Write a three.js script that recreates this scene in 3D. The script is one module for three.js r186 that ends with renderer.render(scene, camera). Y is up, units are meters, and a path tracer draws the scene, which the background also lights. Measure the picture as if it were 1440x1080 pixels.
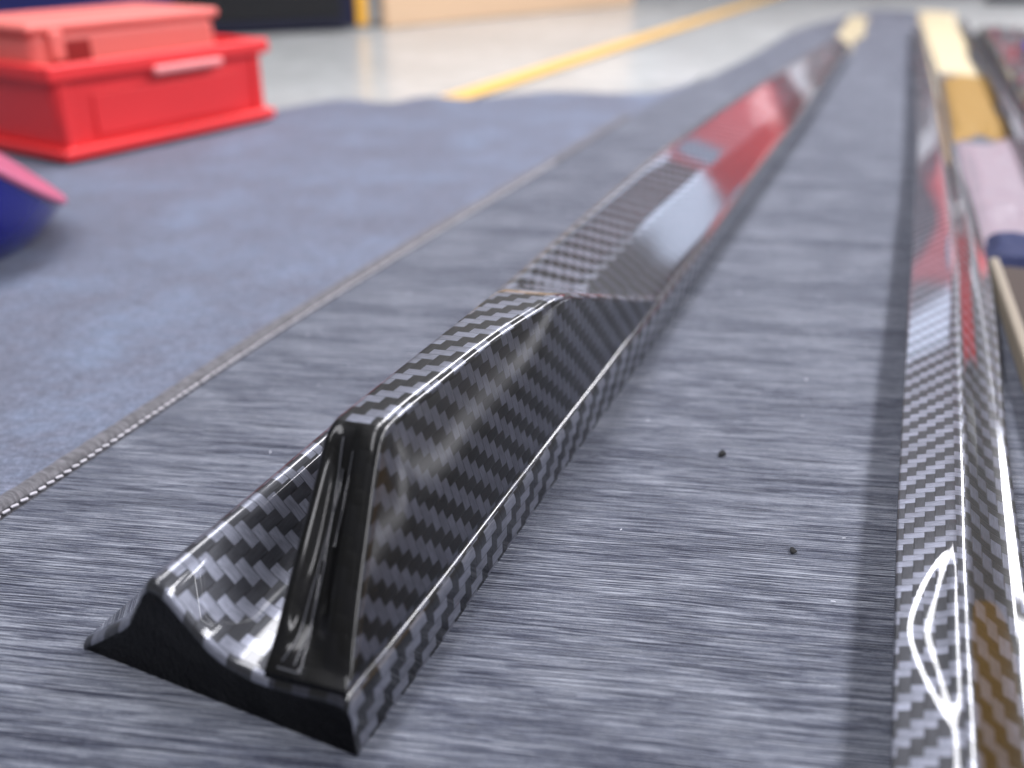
import * as THREE from 'three';
import { mergeGeometries } from 'three/addons/utils/BufferGeometryUtils.js';
import { RoundedBoxGeometry } from 'three/addons/geometries/RoundedBoxGeometry.js';
import { RectAreaLightUniformsLib } from 'three/addons/lights/RectAreaLightUniformsLib.js';

// ---------------------------------------------------------------- camera, lamps' strength, exposure
const scene = new THREE.Scene();
const EYE = 0.3, PITCH = Math.atan2(650, 1300), AZ = Math.atan2(569, Math.hypot(1300, 650));
const camera = new THREE.PerspectiveCamera(2 * Math.atan(540 / 1300) * 180 / Math.PI, 4 / 3, 0.02, 60);
camera.position.set(0, EYE, 0);
camera.rotation.x = -PITCH;
camera.focus = 0.48;
camera.userData.fStop = camera.getFocalLength() / 1000 / 0.0096;
scene.add(camera);
const AMBIENT = [0.16, 0.162, 0.176], TUBE = 10, TUBE_COLOR = 0xf5f5fb;
scene.background = new THREE.Color().setRGB(...AMBIENT);
const renderer = new THREE.WebGLRenderer({ antialias: true });
renderer.toneMapping = THREE.LinearToneMapping;
renderer.toneMappingExposure = 1.28;
renderer.shadowMap.enabled = true;
RectAreaLightUniformsLib.init();

// ---------------------------------------------------------------- helpers
const sA = Math.sin(AZ), cA = Math.cos(AZ), TURN = Math.PI / 2 - AZ;
const W = (u, v, h = 0) => new THREE.Vector3(sA * u - cA * v, h, -cA * u - sA * v);   // strip frame to world: u along the strips, v to the left
function rng(seed) { let s = seed >>> 0; return () => { s = (s + 0x6d2b79f5) >>> 0; let t = s; t = Math.imul(t ^ (t >>> 15), t | 1); t ^= t + Math.imul(t ^ (t >>> 7), t | 61); return ((t ^ (t >>> 14)) >>> 0) / 4294967296; }; }
function hash(x, y) { let t = Math.imul(x | 0, 374761393) + Math.imul(y | 0, 668265263); t = Math.imul(t ^ (t >>> 13), 1274126177); return ((t ^ (t >>> 16)) >>> 0) / 4294967296; }
function noise(x, y, px = 1e6, py = 1e6) {
  const xi = Math.floor(x), yi = Math.floor(y), fx = x - xi, fy = y - yi, a = fx * fx * (3 - 2 * fx), b = fy * fy * (3 - 2 * fy);
  const m = (v, p) => ((v % p) + p) % p, x0 = m(xi, px), x1 = m(xi + 1, px), y0 = m(yi, py), y1 = m(yi + 1, py);
  return (hash(x0, y0) * (1 - a) + hash(x1, y0) * a) * (1 - b) + (hash(x0, y1) * (1 - a) + hash(x1, y1) * a) * b;
}
const fbm = (x, y, n = 4) => { let s = 0, a = 0.5; for (let i = 0; i < n; i++) { s += a * noise(x + 17 * i, y + 31 * i); x *= 2; y *= 2; a *= 0.5; } return s; };
const sm = (a, b, x) => { const t = Math.min(1, Math.max(0, (x - a) / (b - a))); return t * t * (3 - 2 * t); };
const mix = (a, b, t) => a + (b - a) * t;
const curve = (...k) => (x) => {                                            // smooth interpolation through [x, y] keys
  if (x <= k[0][0]) return k[0][1];
  for (let i = 0; i < k.length - 1; i++) if (x <= k[i + 1][0]) {
    const [x0, y0] = k[i], [x1, y1] = k[i + 1], d = x1 - x0, s = (y1 - y0) / d;
    const m0 = i ? (y1 - k[i - 1][1]) / (x1 - k[i - 1][0]) : s, m1 = i + 2 < k.length ? (k[i + 2][1] - y0) / (k[i + 2][0] - x0) : s, t = (x - x0) / d;
    return y0 * (1 + 2 * t) * (1 - t) ** 2 + m0 * d * t * (1 - t) ** 2 + y1 * t * t * (3 - 2 * t) + m1 * d * t * t * (t - 1);
  }
  return k[k.length - 1][1];
};
const lin = (...k) => (x) => { if (x <= k[0][0]) return k[0][1]; for (let i = 0; i < k.length - 1; i++) if (x <= k[i + 1][0]) return mix(k[i][1], k[i + 1][1], (x - k[i][0]) / (k[i + 1][0] - k[i][0])); return k[k.length - 1][1]; };
const names = {};
function numbered(n) { names[n] = (names[n] ?? -1) + 1; return names[n] ? n + '_' + String(names[n]).padStart(3, '0') : n; }
function tag(o, label, category, group) { o.userData = { label, category }; if (group) o.userData.group = group; return o; }
function thing(name, label, category, pos, turn = 0, group) {
  const o = new THREE.Group(); o.name = numbered(name); o.position.copy(pos); o.rotation.y = turn; scene.add(o);
  return tag(o, label, category, group);
}
function part(name, geo, mat, parent, label) {
  const m = new THREE.Mesh(geo, mat); m.name = name; m.castShadow = m.receiveShadow = true; parent.add(m);
  if (label) m.userData.label = label;
  return m;
}
function struct(name, geo, mat) { const m = part(name, geo, mat, scene); m.userData.kind = 'structure'; return m; }
// grid surface: P[i][j] = [x, y, z]; columns j0..j1 become a mesh, with normals of the whole grid, uv in metres (arc lengths)
function gridGeo(P, j0 = 0, j1 = P[0].length - 1, i0 = 0, i1 = P.length - 1, flip = false, swap = false) {
  const N = P.length, M = P[0].length, whole = new THREE.BufferGeometry(), pos = new Float32Array(N * M * 3), idx = [];
  for (let i = 0; i < N; i++) for (let j = 0; j < M; j++) pos.set(P[i][j], (i * M + j) * 3);
  for (let i = 0; i < N - 1; i++) for (let j = 0; j < M - 1; j++) { const a = i * M + j, b = a + M; flip ? idx.push(a, b, a + 1, b, b + 1, a + 1) : idx.push(a, a + 1, b, b, a + 1, b + 1); }
  whole.setAttribute('position', new THREE.BufferAttribute(pos, 3)); whole.setIndex(idx); whole.computeVertexNormals();
  const nrm = whole.attributes.normal.array, g = new THREE.BufferGeometry(), m = j1 - j0 + 1, n = i1 - i0 + 1, p2 = new Float32Array(n * m * 3), n2 = new Float32Array(n * m * 3), uv = new Float32Array(n * m * 2), id2 = [];
  const d = (a, b) => Math.hypot(a[0] - b[0], a[1] - b[1], a[2] - b[2]), jm = (j0 + j1) >> 1;
  let along = 0;
  for (let i = 0; i < n; i++) {
    if (i) along += d(P[i0 + i][jm], P[i0 + i - 1][jm]);
    let across = 0; const half = (() => { let s = 0; for (let j = j0 + 1; j <= jm; j++) s += d(P[i0 + i][j], P[i0 + i][j - 1]); return s; })();
    for (let j = 0; j < m; j++) {
      if (j) across += d(P[i0 + i][j0 + j], P[i0 + i][j0 + j - 1]);
      const k = i * m + j, s = (i0 + i) * M + j0 + j;
      for (let c = 0; c < 3; c++) { p2[k * 3 + c] = pos[s * 3 + c]; n2[k * 3 + c] = nrm[s * 3 + c]; }
      uv[k * 2] = swap ? across - half : along; uv[k * 2 + 1] = swap ? along : across - half;
    }
  }
  for (let i = 0; i < n - 1; i++) for (let j = 0; j < m - 1; j++) { const a = i * m + j, b = a + m; flip ? id2.push(a, b, a + 1, b, b + 1, a + 1) : id2.push(a, a + 1, b, b, a + 1, b + 1); }
  g.setAttribute('position', new THREE.BufferAttribute(p2, 3)); g.setAttribute('normal', new THREE.BufferAttribute(n2, 3)); g.setAttribute('uv', new THREE.BufferAttribute(uv, 2)); g.setIndex(id2);
  return g;
}
// rounded polyline with a fixed number of samples: points [v, h, radius]; returns the samples and the index at which each segment starts
function roundLine(pts, K = 8, C = 6) {
  const out = [], n = pts.length, inn = [], outp = [];
  for (let i = 0; i < n; i++) {
    const [x, y, r = 0] = pts[i];
    if (i === 0 || i === n - 1 || !r) { inn.push([x, y]); outp.push([x, y]); continue; }
    const cut = (q) => { const dx = q[0] - x, dy = q[1] - y, l = Math.hypot(dx, dy) || 1e-9, c = Math.min(r, l * 0.45); return [x + dx / l * c, y + dy / l * c]; };
    inn.push(cut(pts[i - 1])); outp.push(cut(pts[i + 1]));
  }
  for (let i = 0; i < n; i++) {
    if (i > 0 && i < n - 1) for (let c = 1; c < C; c++) { const t = c / C, a = inn[i], b = outp[i], p = pts[i]; out.push([0, 1].map((k) => a[k] * (1 - t) ** 2 + 2 * p[k] * t * (1 - t) + b[k] * t * t)); }
    if (i < n - 1) { const a = outp[i], b = inn[i + 1]; for (let k = 0; k <= K; k++) out.push([mix(a[0], b[0], k / K), mix(a[1], b[1], k / K)]); }
  }
  return out;                                                              // segment s starts at s * (K + C), ends at s * (K + C) + K
}
function texture(w, h, f, srgb = true) {                                   // f(x, y) gives [r, g, b] in 0..1 (sRGB for colour maps) or one number
  const d = new Uint8Array(w * h * 4);
  for (let y = 0; y < h; y++) for (let x = 0; x < w; x++) { const c = f(x, y), k = (y * w + x) * 4, a = Array.isArray(c) ? c : [c, c, c]; for (let i = 0; i < 3; i++) d[k + i] = Math.max(0, Math.min(255, a[i] * 255 + 0.5)); d[k + 3] = 255; }
  const t = new THREE.DataTexture(d, w, h); t.wrapS = t.wrapT = THREE.RepeatWrapping; t.magFilter = THREE.LinearFilter; t.minFilter = THREE.LinearMipmapLinearFilter; t.generateMipmaps = true;
  if (srgb) t.colorSpace = THREE.SRGBColorSpace;
  t.needsUpdate = true; return t;
}
function tiled(t, su, sv) { const c = t.clone(); c.repeat.set(1 / su, 1 / sv); c.needsUpdate = true; return c; }   // uv in metres, tile of su by sv metres

// ---------------------------------------------------------------- lamps: two rows of long tubes over the bench, and an added wide panel at the far end
const lampBody = new THREE.MeshStandardMaterial({ color: 0xd8dadd, roughness: 0.5, metalness: 0.3 });
const tubeGlow = new THREE.MeshStandardMaterial({ color: 0xffffff, emissive: TUBE_COLOR, emissiveIntensity: 3 });
function lamp(u, v, h, len, wide, label, power = TUBE, color = TUBE_COLOR, glow = tubeGlow, tilt = 0) {
  const t = thing('ceiling_lamp', label, 'lamp', W(u, v, h), TURN); t.userData.group = 'lamps above the carbon strips';
  part('housing', new RoundedBoxGeometry(len + 0.03, 0.05, wide + 0.03, 2, 0.01).translate(0, 0.031, 0), lampBody, t);
  part('diffuser', new RoundedBoxGeometry(len, 0.012, wide, 2, 0.004), glow, t);
  const l = new THREE.RectAreaLight(color, power, len, wide); l.position.set(0, -0.012, 0); l.rotation.x = -Math.PI / 2; t.add(l);
}
for (const [v, side] of [[0.85, 'left'], [-1.6, 'right']]) for (let k = 0; k < (side === 'left' ? 3 : 4); k++)
  lamp(-0.2 + k * 1.5, v > 0 && k > 1 ? 0.8 : v, 2.0, 1.3, 0.55, ['nearest', 'second', 'third', 'farthest'][k] + ' white lamp panel in the row above the ' + side + ' side of the strips', TUBE * (side === 'right' ? [1.35, 2.0, 1.9, 2.3] : [0.6, 1.0, 1.1])[k]);

// ---------------------------------------------------------------- materials
const TILE = 0.102, TOWS = 16, TP = 64;                                     // 16 tows of 6 mm in a tile, 64 pixels each
function twill(x, y) {                                                     // 2x2 twill: which tow lies on top here, where in it, and the fibres
  const cx = Math.floor(x / TP), cy = Math.floor(y / TP), fx = x / TP - cx, fy = y / TP - cy, warp = (((cx + cy) % 4) + 4) % 4 < 2;
  return { cx, cy, fx, fy, warp };
}
function towHeight(x, y) {
  const { cx, cy, fx, fy, warp } = twill(x, y), across = warp ? fx : fy;
  const k = (((cx + cy) % 4) + 4) % 4, run = warp ? (((k === 0 ? 0 : 1) + (fy)) / 2) : ((k === 2 ? 0 : 1) + fx) / 2;   // position along the float over two tows
  return 0.35 + 0.4 * Math.sin(Math.PI * Math.min(1, Math.max(0, run))) ** 0.6 + 0.25 * (1 - Math.abs(2 * across - 1) ** 5);
}
const weave = (dark, light) => texture(1024, 1024, (x, y) => {
  const { cx, cy, fx, fy, warp } = twill(x, y), across = warp ? fx : fy;
  const fibre = warp ? noise(x * 0.55, y * 0.03, 563, 31) : noise(x * 0.03 + 9, y * 0.55 + 5, 31, 563), tow = hash(warp ? cx : 700 + cy, 5) * 0.5 + hash(cx + 40, cy + 90) * 0.5;
  const gap = Math.min(across, 1 - across) < 0.045 ? 0.55 : 1;
  const l = (warp ? dark : light) * (0.8 + 0.3 * fibre + 0.16 * (tow - 0.5)) * gap;
  return [l * 0.95, l * 0.975, l * 1.08];
});
const twillColor = weave(0.075, 0.47), twillSoft = weave(0.21, 0.48);  // strand tones paint the fibre sheen; soft set lifted for faces catching more light
const twillBump = texture(1024, 1024, (x, y) => { const { warp } = twill(x, y); return towHeight(x, y) * 0.85 + 0.12 * (warp ? noise(x * 0.5, y * 0.04, 512, 41) : noise(x * 0.04, y * 0.5, 41, 512)); }, false);
function carbonMat(o = {}, rot = 0, soft = false, T = TILE) {
  const map = tiled(soft ? twillSoft : twillColor, T, T), bump = tiled(twillBump, T, T); map.rotation = bump.rotation = rot;
  return new THREE.MeshPhysicalMaterial({ map, bumpMap: bump, bumpScale: 0.00035, roughness: 0.42, metalness: 0.55, clearcoat: 1, clearcoatRoughness: 0.025, side: THREE.DoubleSide, ...o });
}
const carbon = carbonMat(), carbonDark = carbonMat({ color: 0x9a9aa2 }), carbonTurned = carbonMat({}, Math.PI / 2), carbonPanelShaded = carbonMat({ color: 0x74747e, clearcoatRoughness: 0.06 }, 0, false, 0.07), carbonSmall = carbonMat({}, Math.PI / 2, true, 0.078), carbonSoft = carbonMat({}, Math.PI / 2, true);  // panel copy tinted down: the dark ceiling's reflection is in its colour
const pits = texture(256, 256, (x, y) => 0.6 * noise(x * 0.12, y * 0.12, 31, 31) + 0.4 * noise(x * 0.5, y * 0.5, 128, 128), false);
const resinBlack = new THREE.MeshPhysicalMaterial({ color: 0x040406, roughness: 0.5, specularIntensity: 0.25, clearcoat: 0.2, clearcoatRoughness: 0.12, bumpMap: tiled(pits, 0.05, 0.05), bumpScale: 0.0012, side: THREE.DoubleSide });

const THREAD = [1024, 2048];
const ribs = (x, y) => {                                                    // 0 in the grooves between threads, 1 on them
  const a = noise(x * 0.01, y * 0.16, 10, 328), b = noise(x * 0.018 + 3, y * 0.36, 18, 737), c = noise(x * 0.05 + 8, y * 0.75, 51, 1536);
  const rep = Math.sin(Math.PI * 2 * (y / 16 + 0.7 * noise(x * 0.012 + 5, y * 0.03, 12, 61))) * (0.10 + 0.16 * noise(x * 0.03, y * 0.06, 31, 123));
  return Math.min(1, Math.max(0, 0.52 + rep + 0.62 * (a - 0.5) + 0.95 * (b - 0.5) + 0.7 * (c - 0.5)));
};
const greyCloth = texture(...THREAD, (x, y) => {                           // brushed threads running along x
  const f = 0.5 * noise(x * 0.2, y * 0.9, 205, 1843) + 0.5 * hash(x >> 1, y), patch = noise(x * 0.008, y * 0.006, 8, 12), l = Math.min(1, Math.max(0, 0.02 + 0.92 * ribs(x, y) ** 0.9 + 0.5 * (f - 0.5) + 0.22 * (patch - 0.5)));
  return [mix(0.075, 0.545, l), mix(0.09, 0.56, l), mix(0.155, 0.595, l)];
});
const greyBump = texture(...THREAD, (x, y) => 0.75 * ribs(x, y) + 0.15 * noise(x * 0.2, y * 0.9, 205, 1843) + 0.1 * hash(x >> 1, y >> 1), false);
const denimCloth = texture(1024, 1024, (x, y) => {
  const a = noise(x * 0.03, y * 0.05, 31, 51), b = noise(x * 0.11, y * 0.2, 113, 205), c = noise(x * 0.5, y * 0.8, 512, 819), p = noise(x * 0.008, y * 0.008, 8, 8);
  const grain = noise(x * 0.06, y * 0.62, 61, 635), cross = noise(x * 0.62, y * 0.09, 635, 92);
  const l = 0.40 + 0.03 * (a - 0.5) + 0.06 * (b - 0.5) + 0.10 * (c - 0.5) + 0.12 * (grain - 0.5) + 0.07 * (cross - 0.5) + 0.05 * (p - 0.5), t = 0.45 + 0.3 * (a - 0.5) + 0.3 * (p - 0.5);
  return [l * (1.0 - 0.16 * t), l * (1.0 - 0.04 * t), l * (1.13 + 0.02 * t)];
});
const denimBump = texture(512, 512, (x, y) => 0.4 * noise(x * 0.12, y * 0.2, 61, 102) + 0.6 * noise(x * 0.6, y * 0.9, 307, 461), false);
const greyMat = new THREE.MeshPhysicalMaterial({ map: tiled(greyCloth, 0.34, 0.24), bumpMap: tiled(greyBump, 0.34, 0.24), bumpScale: 0.0009, roughness: 0.9, sheen: 0.6, sheenRoughness: 0.5, sheenColor: new THREE.Color(0xb2b6c6), side: THREE.DoubleSide });
const denimMat = new THREE.MeshPhysicalMaterial({ map: tiled(denimCloth, 0.36, 0.36), bumpMap: tiled(denimBump, 0.18, 0.18), bumpScale: 0.0008, roughness: 0.95, sheen: 0.6, sheenRoughness: 0.5, sheenColor: new THREE.Color(0xb0b2c4), side: THREE.DoubleSide });
const floorTex = texture(1024, 1024, (x, y) => { const sc = noise(x * 0.02, y * 0.35, 20, 358) > 0.86 ? 0.04 * noise(x * 0.1, y * 0.1, 102, 102) : 0, n = 0.665 + 0.06 * (noise(x * 0.012, y * 0.012, 12, 12) - 0.5) + 0.05 * (noise(x * 0.06, y * 0.06, 61, 61) - 0.5) + 0.03 * (noise(x * 0.5, y * 0.5, 512, 512) - 0.5) - sc; return [n * 0.99, n * 1.0, n * 0.99]; });
const floorMat = new THREE.MeshStandardMaterial({ map: tiled(floorTex, 2, 2), roughness: 0.25 });
const yellowPaint = new THREE.MeshStandardMaterial({ color: 0xd8ac58, roughness: 0.5 });

// ---------------------------------------------------------------- the setting: floor and its painted line
{
  const g = new THREE.PlaneGeometry(60, 60).rotateX(-Math.PI / 2); g.attributes.uv.array.forEach((v, i, a) => { a[i] = v * 60; }); g.translate(0, -0.012, -10);
  struct('floor', g, floorMat);
  const a = W(1.45, 0.805), b = W(6.5, 0.43), d = b.clone().sub(a).normalize(), s = new THREE.Vector3(-d.z, 0, d.x).multiplyScalar(0.033);
  const P = []; for (let i = 0; i <= 20; i++) { const c = a.clone().lerp(b, i / 20); P.push([[c.x - s.x, -0.008, c.z - s.z], [c.x + s.x, -0.008, c.z + s.z]]); }
  struct('floor_line', gridGeo(P, 0, 1, 0, 20, true), yellowPaint);
}

// ---------------------------------------------------------------- blankets
const wave = (u, v) => 0.0022 * (fbm(u * 5, v * 9, 3) - 0.45);
{
  // grey blanket under the strips; its left border is hemmed as far as it lies on the other blanket
  const t = thing('grey_blanket', 'grey streaked cloth blanket lying under the carbon strips, hemmed on its left border', 'blanket', W(0.5, 0, 0), TURN);
  const left = curve([0, 0.4255], [0.3, 0.4255], [0.64, 0.4305], [1.27, 0.412], [1.7, 0.40], [2.05, 0.372], [2.54, 0.33], [3.1, 0.304], [3.43, 0.251], [3.75, 0.16], [4.1, 0.08]);
  const ca = Math.cos(0.245), sa = Math.sin(0.245), nu = 150, nv = 60, P = [], uvs = [];
  for (let i = 0; i <= nu; i++) {
    const u = 0.02 + 4.08 * (i / nu) ** 1.35, L = left(u), row = [];
    for (let j = 0; j <= nv; j++) {
      const f = (j / nv) ** 1.5, v = mix(L, u > 3.3 ? -0.045 - 0.06 * (4.1 - u) : -0.62, f), edge = Math.min(1, Math.max(0, (L - v) * 400 + (u > 2 ? 0 : 0.6)), (1 - f) * 40, (4.1 - u) * 30);
      row.push([u - 0.5, edge < 1 ? -0.009 * (1 - edge) ** 2 : wave(u, v) * sm(0.0, 0.06, Math.abs(v - 0.2) - 0.1) - 0.0001, -v]);
    }
    P.push(row);
  }
  const g = gridGeo(P, 0, nv, 0, nu, true), uv = g.attributes.uv, ps = g.attributes.position;
  for (let k = 0; k < ps.count; k++) { const u = ps.getX(k), z = ps.getZ(k); uv.setXY(k, u * sa + z * ca, u * ca - z * sa); }
  part('cloth', g, greyMat, t);
  // the hem: a narrow padded binding with puckers, stitched along its right side
  const H = []; const NU = 620, NJ = 14;
  for (let i = 0; i <= NU; i++) {
    const u = 0.1 + 1.5 * (i / NU) ** 1.4, c = left(u), row = [], pk = (noise(u * 260, 3) - 0.5) * 0.0011 + (noise(u * 620, 8) - 0.5) * 0.0006, wob = 0.0018 * (noise(u * 14, 1) - 0.5);
    for (let j = 0; j <= NJ; j++) { const a = Math.PI * j / NJ, s = Math.sin(a); row.push([u - 0.5 + 0.0022 * s, 0.0004 + (0.0040 * (1 - 0.85 * sm(0.8, 1.5, u)) + pk * (0.4 + 0.6 * Math.sin(a * 1.3))) * s ** 0.8 - (j === 0 || j === NJ ? 0.004 : 0), -(c + 0.008 + wob) - 0.0068 * Math.cos(a)]); }
    H.push(row);
  }
  const hemTex = texture(512, 256, (x, y) => { const n = 0.34 + 0.16 * (noise(x * 0.25, y * 0.04, 128, 10) - 0.5) + 0.1 * (noise(x * 0.7, y * 0.5, 358, 128) - 0.5); return [n * 1.02, n, n * 1.04]; });
  part('hem', gridGeo(H, 0, NJ, 0, NU, false), new THREE.MeshPhysicalMaterial({ map: tiled(hemTex, 0.12, 0.06), roughness: 0.9, sheen: 0.4, sheenColor: new THREE.Color(0xb0b0c0), side: THREE.DoubleSide }), t, 'padded hem with pale stitches');
  const sg = new THREE.CapsuleGeometry(0.00085, 0.0028, 3, 7).rotateZ(Math.PI / 2), thread = new THREE.MeshStandardMaterial({ color: 0xc9c6cc, roughness: 0.6 }), r = rng(11);
  for (let k = 0; k < 150; k++) {
    const u = 0.235 + k * 0.0066 + (r() - 0.5) * 0.001, m = part('stitch', sg, thread, t);
    m.position.set(u - 0.5, 0.0014 + wave(u, left(u)) * 0, -(left(u) - 0.0002) + (r() - 0.5) * 0.0006); m.rotation.set(0, -0.5 + (r() - 0.5) * 0.3, 0.1 + (r() - 0.5) * 0.15);
  }
}
{
  const t = thing('blue_blanket', 'faded blue denim coloured blanket under the red crate, left of the stitched hem', 'blanket', W(0.5, 0.8, 0), TURN);
  const edge = [[1.30, 2.2], [1.38, 1.5], [1.40, 1.25], [1.40, 1.12], [1.452, 1.03], [1.60, 0.985], [1.612, 0.865], [1.695, 0.842], [1.705, 0.745], [1.84, 0.63], [1.885, 0.465], [2.0, 0.40], [2.25, 0.38]];
  const bound = curve(...edge.map(([u, v]) => [-v, u])), P = [], nu = 130, nv = 150;
  for (let i = 0; i <= nu; i++) { const row = []; for (let j = 0; j <= nv; j++) { const v = mix(2.2, 0.385, (j / nv) ** 0.8), f = i / nu, far = bound(-v), u = mix(0.02, far, f), e = Math.min(1, (far - u) * 30); row.push([u - 0.5, e < 1 ? -0.004 - 0.006 * (1 - e) ** 2 : -0.004 + wave(u + 7, v) * 1.4 + 0.0025 * sm(0.8, 1, f) * (noise(v * 9, 2) - 0.2), -(v - 0.8)]); } P.push(row); }
  const g = gridGeo(P, 0, nv, 0, nu, true), uv = g.attributes.uv, ps = g.attributes.position, ca = Math.cos(0.5), sa = Math.sin(0.5);
  for (let k = 0; k < ps.count; k++) { const u = ps.getX(k), z = ps.getZ(k); uv.setXY(k, u * sa + z * ca, u * ca - z * sa); }
  part('cloth', g, denimMat, t);
}

// ---------------------------------------------------------------- the near carbon strip with its raised fin
{
  const U0 = 0.2238, base = W(U0, 0.2, 0);
  const t = thing('carbon_side_skirt', 'glossy carbon fibre strip with a raised fin near its black front end', 'car part', base, TURN);
  const lip = curve([0.224, 0.2500], [0.30, 0.2490], [0.366, 0.2485], [0.6, 0.2415], [0.75, 0.2412], [1.0, 0.238], [1.34, 0.2246], [1.85, 0.188], [2.5, 0.134]);
  const right = curve([0.224, 0.1555], [0.286, 0.1525], [0.364, 0.1503], [0.47, 0.147], [0.68, 0.1394], [1.06, 0.1299], [1.55, 0.1165], [2.17, 0.108], [2.5, 0.10]);
  const crease = curve([0.6, 0.207], [0.72, 0.2055], [0.93, 0.198], [1.14, 0.180], [1.55, 0.1505], [2.12, 0.131], [2.5, 0.114]);
  const skew = (u, v) => u + 0.055 * (v - 0.155) * Math.max(0, 1 - (u - U0) / 0.3);
  const loc = (u, v, h) => [skew(u, v) - U0, h, -(v - 0.2)];
  const K = 10, C = 7;
  const profile = (u) => {
    const s = sm(0.50, 0.66, u), l = lip(u), r = right(u), near = [0.2215, 0.0285], c = crease(u);
    const p3 = [mix(near[0], c, s), mix(near[1], 0.0400, s)], p4 = [mix(0.197, mix(c, r, 0.5), s), mix(0.0245, 0.0351, s)];
    const lh = 0.0590 - 0.006 * sm(1.6, 2.5, u);
    return roundLine([[l + 0.0525, 0.0050, 0], [l + 0.019, 0.0300, 0.008], [l + 0.0010, lh + 0.0022, 0.0130], [p3[0], p3[1], mix(0.012, 0.003, s)], [p4[0], p4[1], 0.012], [r - 0.0004, 0.0316, 0.0100], [r - 0.0012, 0.0004, 0]], K, C);
  };
  const us = []; for (let i = 0; i <= 130; i++) us.push(U0 + 2.28 * (i / 130) ** 1.7);
  const P = [], R = 0.0048;
  for (let k = 0; k < 6; k++) { const a = Math.PI / 2 * k / 6, pr = profile(U0); P.push(pr.map(([v, h]) => loc(U0 + R * (1 - Math.cos(a)), v, Math.max(0.0002, h - R * (1 - Math.sin(a)))))); }
  for (let i = 0; i < us.length; i++) P.push(profile(us[i]).map(([v, h]) => loc(us[i] + R, v, h + 0.0018 * (noise(us[i] * 4.5, v * 9 + 5) - 0.5) * sm(0.68, 0.85, us[i]) * sm(0.02, 0.03, h))));
  const S = K + C, last = P[0].length - 1, n = P.length - 1, join = 6 + us.findIndex((u) => u > 0.56);
  part('outer_flange', gridGeo(P, 0, S * 2 - 4, 0, n, false), carbon, t);
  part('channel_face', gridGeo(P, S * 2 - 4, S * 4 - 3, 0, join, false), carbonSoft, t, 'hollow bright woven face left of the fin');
  part('lip_face', gridGeo(P, S * 2 - 4, S * 3 + 3, join, n, false), carbonTurned, t, 'woven band along the left edge behind the fin'); part('panel_face', gridGeo(P, S * 3 + 3, S * 4 - 3, join, n, false), carbonPanelShaded, t);
  part('panel_face', gridGeo(P, S * 4 - 3, S * 5 - 3, 0, n, false), carbonPanelShaded, t, 'flat mirror-like panel behind the fin, its dark reflection tinted in');
  part('side_wall', gridGeo(P, S * 5 - 3, last, 0, n, false), carbon, t);
  // black end face closing the near end
  { const top = P[0], low = top.map((p) => [p[0] + 0.0006, 0.0002, p[2]]), mid = top.map((p) => [p[0] + 0.0004, p[1] * 0.5, p[2]]); part('end_face', gridGeo([low, mid, top], 0, last, 0, 2, false), resinBlack, t, 'black end face at the front'); }
  { const e = P[n], low = e.map((p) => [p[0], 0.0002, p[2]]); part('rear_face', gridGeo([e, low], 0, last, 0, 1, false), resinBlack, t); }
  // the fin: its sections run from foot to top to the right-hand crease
  const tlV = lin([U0, 0.1975], [0.297, 0.2070], [0.49, 0.2000], [0.60, 0.2270], [0.68, 0.205]), trV = curve([U0, 0.1575], [0.265, 0.1700], [0.305, 0.1792], [0.36, 0.1765], [0.42, 0.1705], [0.48, 0.1600], [0.58, 0.1500], [0.68, 0.142]);
  const hTop = (u) => { const a = 0.0275 + (u - U0) * (0.104 - 0.0275) / (0.3 - U0), b = 0.1045, c = u > 0.4 ? 0.104 - (u - 0.487) * (0.104 - 0.0325) / (0.68 - 0.487) : 1, m = (x, y, k) => { const h = Math.max(0, Math.min(1, 0.5 + 0.5 * (y - x) / k)); return mix(y, x, h) - k * h * (1 - h); }; return m(m(a, b, 0.007), c, 0.006); };
  const fu = []; for (let i = 0; i <= 46; i++) fu.push(U0 + 0.092 * i / 46); for (let i = 1; i <= 40; i++) fu.push(0.3158 + 0.1442 * i / 40); for (let i = 1; i <= 46; i++) fu.push(0.46 + 0.222 * i / 46);
  const Q = fu.map((u) => {
    const h = hTop(u), tl = tlV(u), tr = trV(u), r = right(u), rr = Math.min(0.0045, 0.001 + (h - 0.03) * 0.4), lf = mix(0.1985, tl, sm(0.5, 0.6, u) * 0.6);
    const front = sm(U0 + 0.004, U0 + 0.02, u) * (1 - sm(0.285, 0.305, u)), hr = Math.max(0.0325, h - 0.0);
    const pts = roundLine([[lf + 0.0006, 0.012, 0], [tl, h - 0.0022 * sm(0.05, 0.09, h), rr], [tr, hr, rr * 1.15], [r + 0.0030, 0.0318, 0.0022], [r + 0.0045, 0.022, 0]], 12, 7);
    for (let j = 19; j <= 31; j++) { const f = (j - 19) / 12; pts[j][1] -= front * 0.007 * Math.sin(Math.PI * Math.min(1, f * 1.35)) ** 0.8 * (f < 0.74 ? 1 : 0) + front * 0.0016 * (noise(j * 0.9 + u * 22, u * 30 + 4) - 0.5) * (f > 0.02 && f < 0.8 ? 1 : 0); }   // scooped front face
    for (let j = 38; j <= 50; j++) { const f = (j - 38) / 12; const bow = 0.0000 * Math.sin(Math.PI * f) * sm(0.03, 0.06, h - 0.03); pts[j][0] -= bow; pts[j][1] += bow * 0.5; }
    return pts.map(([v, y]) => loc(u + 0.0018, v, y));
  });
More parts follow.
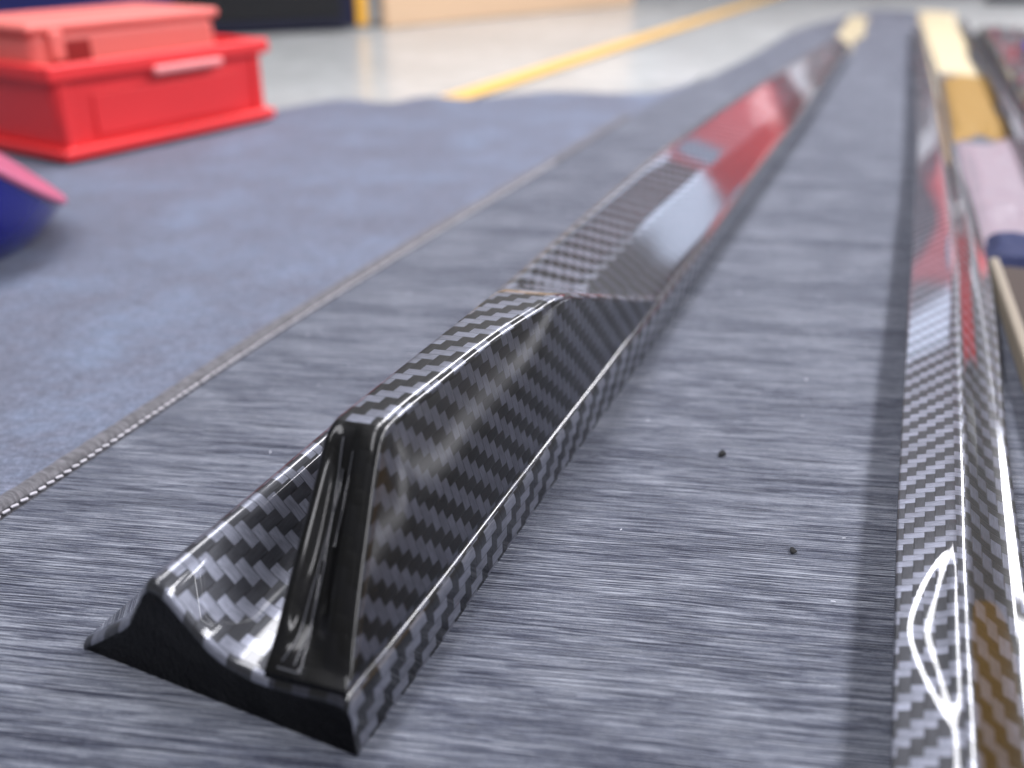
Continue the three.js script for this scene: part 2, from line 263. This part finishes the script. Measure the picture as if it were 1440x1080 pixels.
  const cut = 40, fn = Q.length - 1, sideMat = carbonMat({ color: 0xa2a2a8, clearcoat: 0.5, clearcoatRoughness: 0.12 }, Math.PI / 2, false, 0.088), shadedFrontMat = carbonMat({ color: 0x101014, metalness: 0.1, roughness: 0.5, specularIntensity: 0.3, clearcoat: 0.45, clearcoatRoughness: 0.08 }), fl = Q[0].length - 1;  // front copy of the carbon darkened: its shade is in the colour
  part('fin_inner_side', gridGeo(Q, 0, 15, 0, fn, false), carbon, t);
  part('fin_front_face', gridGeo(Q, 15, 36, 0, cut, false), shadedFrontMat, t, 'scooped front face of the fin, its shade painted dark');
  part('fin_top', gridGeo(Q, 15, 36, cut, fn, false), carbonMat({}, Math.PI / 2), t);
  part('fin_side', gridGeo(Q, 36, fl, 0, fn, false), sideMat, t, 'broad sloping side of the fin with diagonal weave');
  const crease2 = new THREE.MeshPhysicalMaterial({ color: 0x3a3b40, roughness: 0.25, clearcoat: 1, clearcoatRoughness: 0.05 });
  for (const [f0, f1, s0, s1, w] of [[0.16, 0.30, 0.05, 0.46, 0.0006], [0.34, 0.40, 0.06, 0.5, 0.0005], [0.44, 0.34, 0.03, 0.44, 0.0005], [0.14, 0.44, 0.035, 0.04, 0.0006], [0.30, 0.42, 0.46, 0.86, 0.0005], [0.38, 0.30, 0.5, 0.97, 0.0006], [0.55, 0.62, 0.55, 0.92, 0.0004]]) {
    const c = []; for (let k = 0; k <= 14; k++) {
      const t0 = k / 14, f = mix(f0, f1, t0) + 0.035 * (noise(t0 * 4 + f0 * 90, s1 * 30) - 0.5), row = Math.min(cut, Math.max(1, Math.round(mix(s0, s1, t0) * 38))), A = Q[row][19 + Math.floor(f * 12)], B = Q[row][20 + Math.floor(f * 12)], q = f * 12 - Math.floor(f * 12);
      c.push(new THREE.Vector3(mix(A[0], B[0], q) - 0.0004, mix(A[1], B[1], q) + 0.0002, mix(A[2], B[2], q)));
    }
    part('resin_crease', new THREE.TubeGeometry(new THREE.CatmullRomCurve3(c), 40, w, 6), crease2, t);
  }
  { const top = Q[0], low = top.map((p) => [p[0] - 0.0004, 0.004, p[2]]); part('fin_foot', gridGeo([low, top], 0, fl, 0, 1, false), resinBlack, t); }
}

// ---------------------------------------------------------------- the right-hand carbon strip
function rightStrip(name, label, o) {
  const t = thing(name, label, 'car part', W(o.u0, o.v0, 0), TURN), K = 28, C = 9, P = [];
  const loc = (u, v, h) => [u - o.u0, h, -(v - o.v0)];
  for (let i = 0; i <= 360; i++) {
    const u = o.u0 + (o.u1 - o.u0) * (i / 360) ** 1.7, l = o.left(u), r = o.ridge(u), e = o.right(u), rh = o.ridgeH(u);
    const pts = roundLine([[l - 0.009, 0.0006, 0], [l - 0.004, 0.0095, 0.002], [l, 0.0200, 0.0018], [r, rh, o.soft], [mix(r, e, 0.6), mix(rh, 0.012, 0.75), 0.010], [e, 0.0150, 0.003], [e - 0.0006, 0.0005, 0]], K, C);
    const wav = (v, h) => 0.0022 * (noise(u * 5 + 3, v * 10) - 0.5) * sm(0.012, 0.022, h) * sm(0.5, 0.75, u);
    P.push(pts.map(([v, h]) => loc(u, v, h + wav(v, h) + (o.bump ? o.bump(u, v, h) : 0))));
  }
  const S = K + C, last = P[0].length - 1;
  part('side_wall', gridGeo(P, 0, S * 2 - 5, 0, 360, false), resinBlack, t);
  part('inner_face', gridGeo(P, S * 2 - 5, S * 3 - 3, 0, 360, false), carbonSmall, t);
  part('outer_face', gridGeo(P, S * 3 - 3, S * 5 - 2, 0, 360, false), carbonMat({ color: 0xa2a2aa }), t);
  part('outer_edge', gridGeo(P, S * 5 - 2, last, 0, 360, false), resinBlack, t);
  return t;
}
rightStrip('carbon_side_skirt', 'glossy carbon fibre strip with a low ridge, beside the packaging bags', {
  u0: 0.16, v0: -0.08, u1: 3.2, soft: 0.006,
  left: curve([0.16, -0.0420], [0.31, -0.0415], [0.476, -0.0412], [0.84, -0.0456], [1.2, -0.0495], [1.47, -0.0517], [2.2, -0.048], [3.2, -0.046]),
  ridge: curve([0.16, -0.0665], [0.305, -0.0681], [0.398, -0.0696], [0.545, -0.0739], [0.72, -0.0769], [0.95, -0.0799], [1.40, -0.0787], [2.2, -0.0725], [3.2, -0.063]),
  right: curve([0.16, -0.098], [0.57, -0.1045], [0.7, -0.1095], [0.85, -0.1138], [0.98, -0.1150], [1.21, -0.1109], [1.52, -0.1], [2.1, -0.0985], [3.2, -0.072]),
  ridgeH: curve([0.16, 0.031], [1.5, 0.031], [2.2, 0.029], [3.2, 0.026]),
  bump: (u, v, h) => { const f = (-0.045 - v) / 0.021, need = Math.abs(u - 0.356) / 0.066; return h > 0.017 && v > -0.07 ? -0.0014 * sm(-0.05, 0.42, f - 0.1 - need ** 1.5 * 0.85) * (1 - sm(0.6, 1.15, f)) : 0; },
});
rightStrip('carbon_trim_strip', 'third thin carbon strip, outermost at the upper right beyond the yellow bag', {
  u0: 0.9, v0: -0.21, u1: 3.45, soft: 0.004,
  left: curve([0.9, -0.19], [1.41, -0.186], [2.2, -0.186], [3.45, -0.178]), ridge: curve([0.9, -0.204], [1.41, -0.2], [3.45, -0.188]), right: curve([0.9, -0.216], [1.41, -0.212], [3.45, -0.2]),
  ridgeH: curve([0.9, 0.03], [3.45, 0.026]),
});

// ---------------------------------------------------------------- packaging beside the right strip
function crumpled(name, label, category, u0, u1, v0, v1, top, mat, seed, freq = 14, partName = 'sheet') {
  const t = thing(name, label, category, W((u0 + u1) / 2, (v0 + v1) / 2, 0), TURN), n = 44, P = [];
  for (let i = 0; i <= n; i++) { const row = []; for (let j = 0; j <= n; j++) {
    const a = i / n, b = j / n, ragged = 0.09 * (noise(b * 4 + seed, 3) - 0.5) * (u1 > u0 + 0.2 ? 1 : 0.2), u = mix(u0, u1, a) + ragged, v = mix(v0, v1, b) + 0.028 * (noise(a * 5 + seed, 9) - 0.6) * b, e = Math.min(a, 1 - a, b, 1 - b), rise = sm(0, 0.12, e);
    const ridged = 1 - Math.abs(2 * noise(u * freq + seed, v * freq * 1.7 + a * 3) - 1), fine = 1 - Math.abs(2 * noise(u * freq * 3 + seed, v * freq * 4) - 1);
    row.push([u - (u0 + u1) / 2, 0.001 + rise * top * (0.4 + 0.42 * ridged + 0.18 * fine), -(v - (v0 + v1) / 2)]);
  } P.push(row); }
  part(partName, gridGeo(P, 0, n, 0, n, v1 < v0), mat, t);
  return t;
}
const plain = (c, rough = 0.7, o = {}) => new THREE.MeshPhysicalMaterial({ color: c, roughness: rough, side: THREE.DoubleSide, ...o });
crumpled('yellow_bag', 'mustard yellow padded paper bag between the right strip and the outermost strip', 'bag', 1.60, 2.30, -0.106, -0.186, 0.007, plain(0x86672b, 0.75), 3);
crumpled('white_bag', 'crumpled pinkish white plastic bag in front of the yellow bag', 'bag', 1.045, 1.60, -0.112, -0.26, 0.009, plain(0x877c85, 0.4, { sheen: 0.3 }), 9);
crumpled('blue_cloth', 'folded navy blue cloth in front of the white bag at the right border', 'cloth', 0.955, 1.06, -0.117, -0.24, 0.012, plain(0x131d45, 0.85), 21);
{
  const t = thing('brown_carton', 'dark brown flat carton with a cream edge at the right border', 'carton', W(0.76, -0.188, 0), TURN + 0.035);
  part('board', new RoundedBoxGeometry(0.36, 0.011, 0.13, 2, 0.002).translate(0, 0.0057, 0.009), plain(0x33261f, 0.8), t);
  part('cream_edge', new RoundedBoxGeometry(0.37, 0.017, 0.009, 2, 0.003).translate(0, 0.0087, -0.0615), plain(0x82786a, 0.7), t);
}
crumpled('cream_paper', 'pale cream packing paper at the far end of the right strip', 'paper', 2.32, 4.0, -0.062, -0.175, 0.010, plain(0xb9ab8c, 0.8), 33, 9);
crumpled('cream_paper', 'small cream paper scrap past the far end of the left strip', 'paper', 2.62, 3.7, 0.165, 0.10, 0.014, plain(0xa89c80, 0.8), 41, 9);
{
  const t = crumpled('black_bag', 'shiny crumpled black wrapped bundle with a blue patch at the upper right border', 'bag', 1.5, 3.2, -0.205, -0.32, 0.05, plain(0x24242c, 0.25, { clearcoat: 0.7 }), 51, 16, 'wrap');
  part('blue_patch', new RoundedBoxGeometry(0.42, 0.004, 0.022, 2, 0.0018).rotateX(-0.35).translate(-0.05, 0.053, 0.022), plain(0x1226b8, 0.5), t, 'bright blue patch');
}
{
  const t = thing('dark_bar', 'dark thin bar lying on the floor at the top right corner', 'bar', W(4.75, -0.52, 0), TURN - Math.PI / 2 + AZ);
  part('bar', new RoundedBoxGeometry(0.6, 0.035, 0.05, 2, 0.008).translate(0.1, 0.006, 0), plain(0x24252e, 0.6), t);
}
{
  // unseen amber parcel, added right of the frame: its colour shows in the gloss of the right strip
  const t = thing('added_amber_parcel', 'unseen amber parcel added right of the frame for its reflection in the right strip', 'parcel', W(0.52, -0.34, 0), TURN);
  part('box', new RoundedBoxGeometry(0.22, 0.16, 0.16, 2, 0.008).translate(0, 0.08, 0), plain(0xf0b840, 0.7), t);
  part('tape', new RoundedBoxGeometry(0.222, 0.1615, 0.04, 2, 0.006).translate(0, 0.0808, 0), plain(0xd8c08a, 0.4), t);
}

// ---------------------------------------------------------------- crumbs and lint
{
  const r = rng(5), crumb = plain(0x08080a, 0.9);
  const bit = (u, v, s, label, flat = 0.6) => { const g = new THREE.IcosahedronGeometry(s, 2), p = g.attributes.position; for (let k = 0; k < p.count; k++) { const f = 0.75 + 0.5 * noise(p.getX(k) / s * 1.5 + 5 + u * 90, p.getZ(k) / s * 1.5 + 9 + p.getY(k) / s); p.setXYZ(k, p.getX(k) * f * 1.4, p.getY(k) * f * flat, p.getZ(k) * f); } g.computeVertexNormals(); const m = part(numbered('crumb'), g, crumb, scene); m.position.copy(W(u, v, s * flat * 0.8)); m.rotation.y = r() * 6; tag(m, label, 'crumb'); };
  bit(0.5137, 0.0594, 0.0024, 'larger black crumb lying on the bare blanket between the strips');
  bit(0.4278, 0.0067, 0.0018, 'smaller black crumb on the blanket nearer the right strip', 0.4);
  const lint = plain(0xd4d6e0, 0.8), gs = [];
  for (let k = 0; k < 15; k++) { const u = 0.26 + r() * 0.6, v = r() < 0.7 ? mix(-0.03, 0.13, r()) : mix(0.32, 0.42, r()), g = new THREE.CapsuleGeometry(0.00022 + r() * 0.0002, 0.0006 + r() * 0.0016, 2, 5).rotateZ(Math.PI / 2).rotateY(r() * 6.3), p = W(u, v, 0.0009); g.translate(p.x, p.y, p.z); gs.push(g); }
  const m = part('lint', mergeGeometries(gs), lint, scene); tag(m, 'tiny pale lint specks scattered on the grey blanket', 'lint'); m.userData.kind = 'stuff';
}

// ---------------------------------------------------------------- red crate with the paler box inside
{
  const A = new THREE.Vector3(-0.6157, 0, -1.2796), B = new THREE.Vector3(-0.4025, 0, -1.6227), d = B.clone().sub(A).normalize(), back = new THREE.Vector3(d.z, 0, -d.x);
  const Lx = 0.404, Dz = 0.27, Hh = 0.128, c = A.clone().addScaledVector(d, Lx / 2).addScaledVector(back, Dz / 2), turn = Math.atan2(-d.z, d.x);
  const red = new THREE.MeshPhysicalMaterial({ color: 0xe83538, roughness: 0.42, clearcoat: 0.15 }), t = thing('red_crate', 'bright red plastic stacking crate on the blue blanket, holding a paler box', 'crate', c, turn);
  const box = (name, x, y, z, px, py, pz, r = 0.004, m = red, par = t) => part(name, new RoundedBoxGeometry(x, y, z, 3, r).translate(px, py, pz), m, par);
  const taper = (geo) => { const p = geo.attributes.position; for (let k = 0; k < p.count; k++) { const f = 1 + 0.045 * (p.getY(k) / Hh); p.setXYZ(k, p.getX(k) * f, p.getY(k), p.getZ(k) * f); } geo.computeVertexNormals(); return geo; };
  const bx = Lx - 0.034, bz = Dz - 0.034, y0 = 0.006, wallH = Hh - 0.02;
  const wall = (x, z, px, pz) => part('wall', taper(new RoundedBoxGeometry(x, wallH, z, 3, 0.004).translate(px, y0 + wallH / 2, pz)), red, t);
  wall(bx, 0.01, 0, bz / 2 - 0.005); wall(bx, 0.01, 0, -bz / 2 + 0.005); wall(0.01, bz - 0.02, bx / 2 - 0.005, 0); wall(0.01, bz - 0.02, -bx / 2 + 0.005, 0);
  box('bottom', Lx - 0.05, 0.006, Dz - 0.05, 0, 0.012, 0, 0.002);
  for (const s of [-1, 1]) {
    box('rim', Lx, 0.022, 0.018, 0, Hh - 0.011, s * (Dz / 2 - 0.009)); box('rim', 0.018, 0.021, Dz - 0.035, s * (Lx / 2 - 0.009), Hh - 0.0115, 0);
    box('foot_flange', Lx - (s > 0 ? 0.004 : 0.004), 0.016, 0.014, 0, 0.009, s * (Dz / 2 - 0.007)); box('foot_flange', 0.016, 0.015, Dz - 0.026, s * (Lx / 2 - 0.008), 0.0085, 0);
    for (const q of [-1, 1]) box('corner_post', 0.02, wallH, 0.014, s * (bx / 2 - 0.008), y0 + wallH / 2, q * (bz / 2 + 0.001), 0.005);
  }
  box('handle_slot', 0.13, 0.012, 0.010, 0.03, Hh - 0.024, Dz / 2 + 0.002, 0.004, plain(0xe08a8a, 0.35), t);
  box('label_panel', 0.27, 0.06, 0.004, 0.0, 0.055, bz / 2 + 0.004, 0.002);
  const far = t.clone(); far.name = numbered('red_crate'); far.position.copy(W(2.45, -0.66)); far.rotation.y = TURN + 0.2; scene.add(far); tag(far, 'unseen red crate right of the frame, added for its red streak in the right strip', 'crate');  // unseen copy, added only for its red reflection in the right strip
  // paler box in the crate
  const pale = new THREE.MeshPhysicalMaterial({ color: 0xe0736a, roughness: 0.55 });
  const b = thing('salmon_box', 'pale red plastic box sitting inside the red crate, standing above its rim', 'box', c.clone().addScaledVector(back, 0.012).setY(0.012), turn);
  const lx = 0.325; box('body', lx, 0.155, 0.19, -0.022, 0.0775, 0, 0.016, pale, b); box('lid', lx + 0.012, 0.014, 0.2, -0.022, 0.158, 0, 0.006, pale, b); box('latch', 0.02, 0.04, 0.012, -0.15, 0.135, 0.1, 0.004, pale, b); box('painted_recess', 0.06, 0.04, 0.006, -0.125, 0.12, 0.0955, 0.002, plain(0x8a1512, 0.6), b);  // the recess is a flat patch, its shade painted dark red
}

// ---------------------------------------------------------------- dark blue rounded body at the left border
{
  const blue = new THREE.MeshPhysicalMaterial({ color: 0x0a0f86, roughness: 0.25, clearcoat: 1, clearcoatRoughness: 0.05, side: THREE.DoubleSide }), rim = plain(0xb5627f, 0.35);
  const t = thing('blue_tub', 'glossy dark blue rounded tub, crate reflection painted pink on its top, cut off at the left', 'tub', new THREE.Vector3(-0.618, 0.150, -0.93));
  const V = ([x, y]) => new THREE.Vector2(x, y), cv = new THREE.SplineCurve([[0.001, -0.2], [0.06, -0.194], [0.115, -0.165], [0.158, -0.115], [0.182, -0.055], [0.187, -0.002]].map(V)).getPoints(40);
  part('shell', new THREE.LatheGeometry(cv, 72), blue, t);
  part('painted_reflection_rim', new THREE.LatheGeometry([[0.1865, -0.003], [0.19, 0.001], [0.187, 0.006], [0.16, 0.006], [0.001, 0.004]].map(V), 72), rim, t);  // pink of the rim paints in the red crate's reflection
  t.rotation.set(-0.50, 0, -0.55);
}

// ---------------------------------------------------------------- background: dark cabinet with a yellow corner, leaning boards
{
  const a = W(2.75, 1.60), b = new THREE.Vector3(-1.45, 0, -2.72), d = a.clone().sub(b), L = d.length(), turn = Math.atan2(-d.z, d.x);
  const t = thing('dark_cabinet', 'dark navy cabinet with a yellow corner strip on the floor behind the red crate', 'cabinet', a.clone().add(b).multiplyScalar(0.5), turn);
  part('body', new RoundedBoxGeometry(L, 0.5, 0.35, 3, 0.01).translate(0, 0.25, -0.175), plain(0x0b0e2e, 0.35), t);
  part('drawer', new RoundedBoxGeometry(L * 0.46, 0.16, 0.012, 2, 0.004).translate(L * 0.22, 0.11, 0.004), plain(0x05060c, 0.4), t);
  part('drawer', new RoundedBoxGeometry(L * 0.46, 0.16, 0.012, 2, 0.004).translate(-L * 0.26, 0.11, 0.004), plain(0x0c1450, 0.4), t);
  part('corner_strip', new RoundedBoxGeometry(0.035, 0.49, 0.03, 2, 0.005).translate(L / 2 + 0.01, 0.25, 0), plain(0xd8a032, 0.5), t);
}
{
  const a = new THREE.Vector3(-0.42, 0, -3.22), b = new THREE.Vector3(0.5, 0, -4.2), d = b.clone().sub(a), L = d.length();
  const t = thing('beige_board', 'long beige board standing on the floor along the top of the frame', 'board', a.clone().add(b).multiplyScalar(0.5), Math.atan2(-d.z, d.x));
  part('panel', new RoundedBoxGeometry(L, 0.45, 0.03, 2, 0.005).translate(0, 0.215, 0), plain(0xc7a98a, 0.75), t);
}
// ---------------------------------------------------------------- red car on a lift beyond the frame: seen only in the gloss of the strips
{
  const dist = 5.2, az = 0.37, c = new THREE.Vector3(Math.sin(az) * dist, 0, -Math.cos(az) * dist);
  const t = thing('red_car', 'red car raised on a white platform lift, seen reflected in the strips', 'car', c.clone().setY(0.62), -az + 0.15); t.scale.setScalar(0.82);
  const s = new THREE.Shape(); s.moveTo(-1.3, 0.12); s.lineTo(-1.32, 0.42); s.quadraticCurveTo(-1.2, 0.55, -0.7, 0.58); s.quadraticCurveTo(-0.35, 0.86, 0.1, 0.88); s.quadraticCurveTo(0.6, 0.86, 0.85, 0.58); s.quadraticCurveTo(1.25, 0.56, 1.3, 0.42); s.lineTo(1.3, 0.12);
  s.lineTo(1.17, 0.12); s.absarc(0.8, 0.16, 0.37, 0, Math.PI, false); s.lineTo(-0.43, 0.12); s.absarc(-0.8, 0.16, 0.37, 0, Math.PI, false); s.lineTo(-1.3, 0.12);
  part('body', new THREE.ExtrudeGeometry(s, { depth: 0.9, bevelEnabled: true, bevelSize: 0.03, bevelThickness: 0.04, bevelSegments: 3 }).translate(0, 0.08, -0.45), new THREE.MeshPhysicalMaterial({ color: 0xff4448, roughness: 0.3, clearcoat: 1 }), t);
  const w = new THREE.Shape(); w.moveTo(-0.5, 0.6); w.quadraticCurveTo(-0.25, 0.8, 0.1, 0.81); w.quadraticCurveTo(0.45, 0.8, 0.62, 0.6); w.lineTo(-0.5, 0.6);
  part('side_window', new THREE.ExtrudeGeometry(w, { depth: 0.03, bevelEnabled: false }).translate(0, 0.08, 0.47), plain(0xaecbe8, 0.1), t);
  for (const x of [-0.8, 0.8]) for (const z of [-0.4, 0.4]) { const wh = part('wheel', new THREE.CylinderGeometry(0.33, 0.33, 0.17, 32).rotateX(Math.PI / 2).translate(x, 0.30, z), plain(0x0b0b10, 0.8), t); part('rim', new THREE.CylinderGeometry(0.14, 0.14, 0.175, 24).rotateX(Math.PI / 2).translate(x, 0.30, z), plain(0x24242c, 0.4), wh); }
  const lb = thing('added_light_box', 'unseen blue white lamp panel behind the red car, added for a pale reflection', 'lamp', new THREE.Vector3(Math.sin(0.25) * 6.2, 0, -Math.cos(0.25) * 6.2), -0.25);  // unseen panel added to give the strips a pale blue reflection
  part('housing', new RoundedBoxGeometry(1.56, 0.36, 0.06, 2, 0.01).translate(0, 1.88, -0.035), lampBody, lb); for (const x of [-0.6, 0.6]) part('leg', new RoundedBoxGeometry(0.06, 1.7, 0.06, 2, 0.01).translate(x, 0.85, -0.035), lampBody, lb);
  part('diffuser', new RoundedBoxGeometry(1.5, 0.3, 0.012, 2, 0.004).translate(0, 1.88, 0), new THREE.MeshStandardMaterial({ color: 0xffffff, emissive: 0xcfe0ff, emissiveIntensity: 1.0 }), lb);
  const bl = new THREE.RectAreaLight(0xcfe0ff, 1.1, 1.5, 0.3); bl.position.set(0, 1.88, 0.012); bl.rotation.y = Math.PI; lb.add(bl);
  const l = thing('car_lift', 'white platform lift carrying the red car', 'lift', c.clone(), -az + 0.15);
  for (const z of [-0.4, 0.4]) part('platform', new RoundedBoxGeometry(2.9, 0.1, 0.34, 2, 0.01).translate(0, 0.56, z), plain(0xdfe3ea, 0.5), l);
  for (const x of [-1.35, 1.35]) for (const z of [-0.62, 0.62]) part('post', new RoundedBoxGeometry(0.09, 1.9, 0.09, 2, 0.01).translate(x, 0.95, z), plain(0xdfe3ea, 0.5), l);
}

scene.traverse((o) => { if (o.isMesh) { o.castShadow = true; o.receiveShadow = true; } });
camera.updateMatrixWorld(true);
renderer.render(scene, camera);
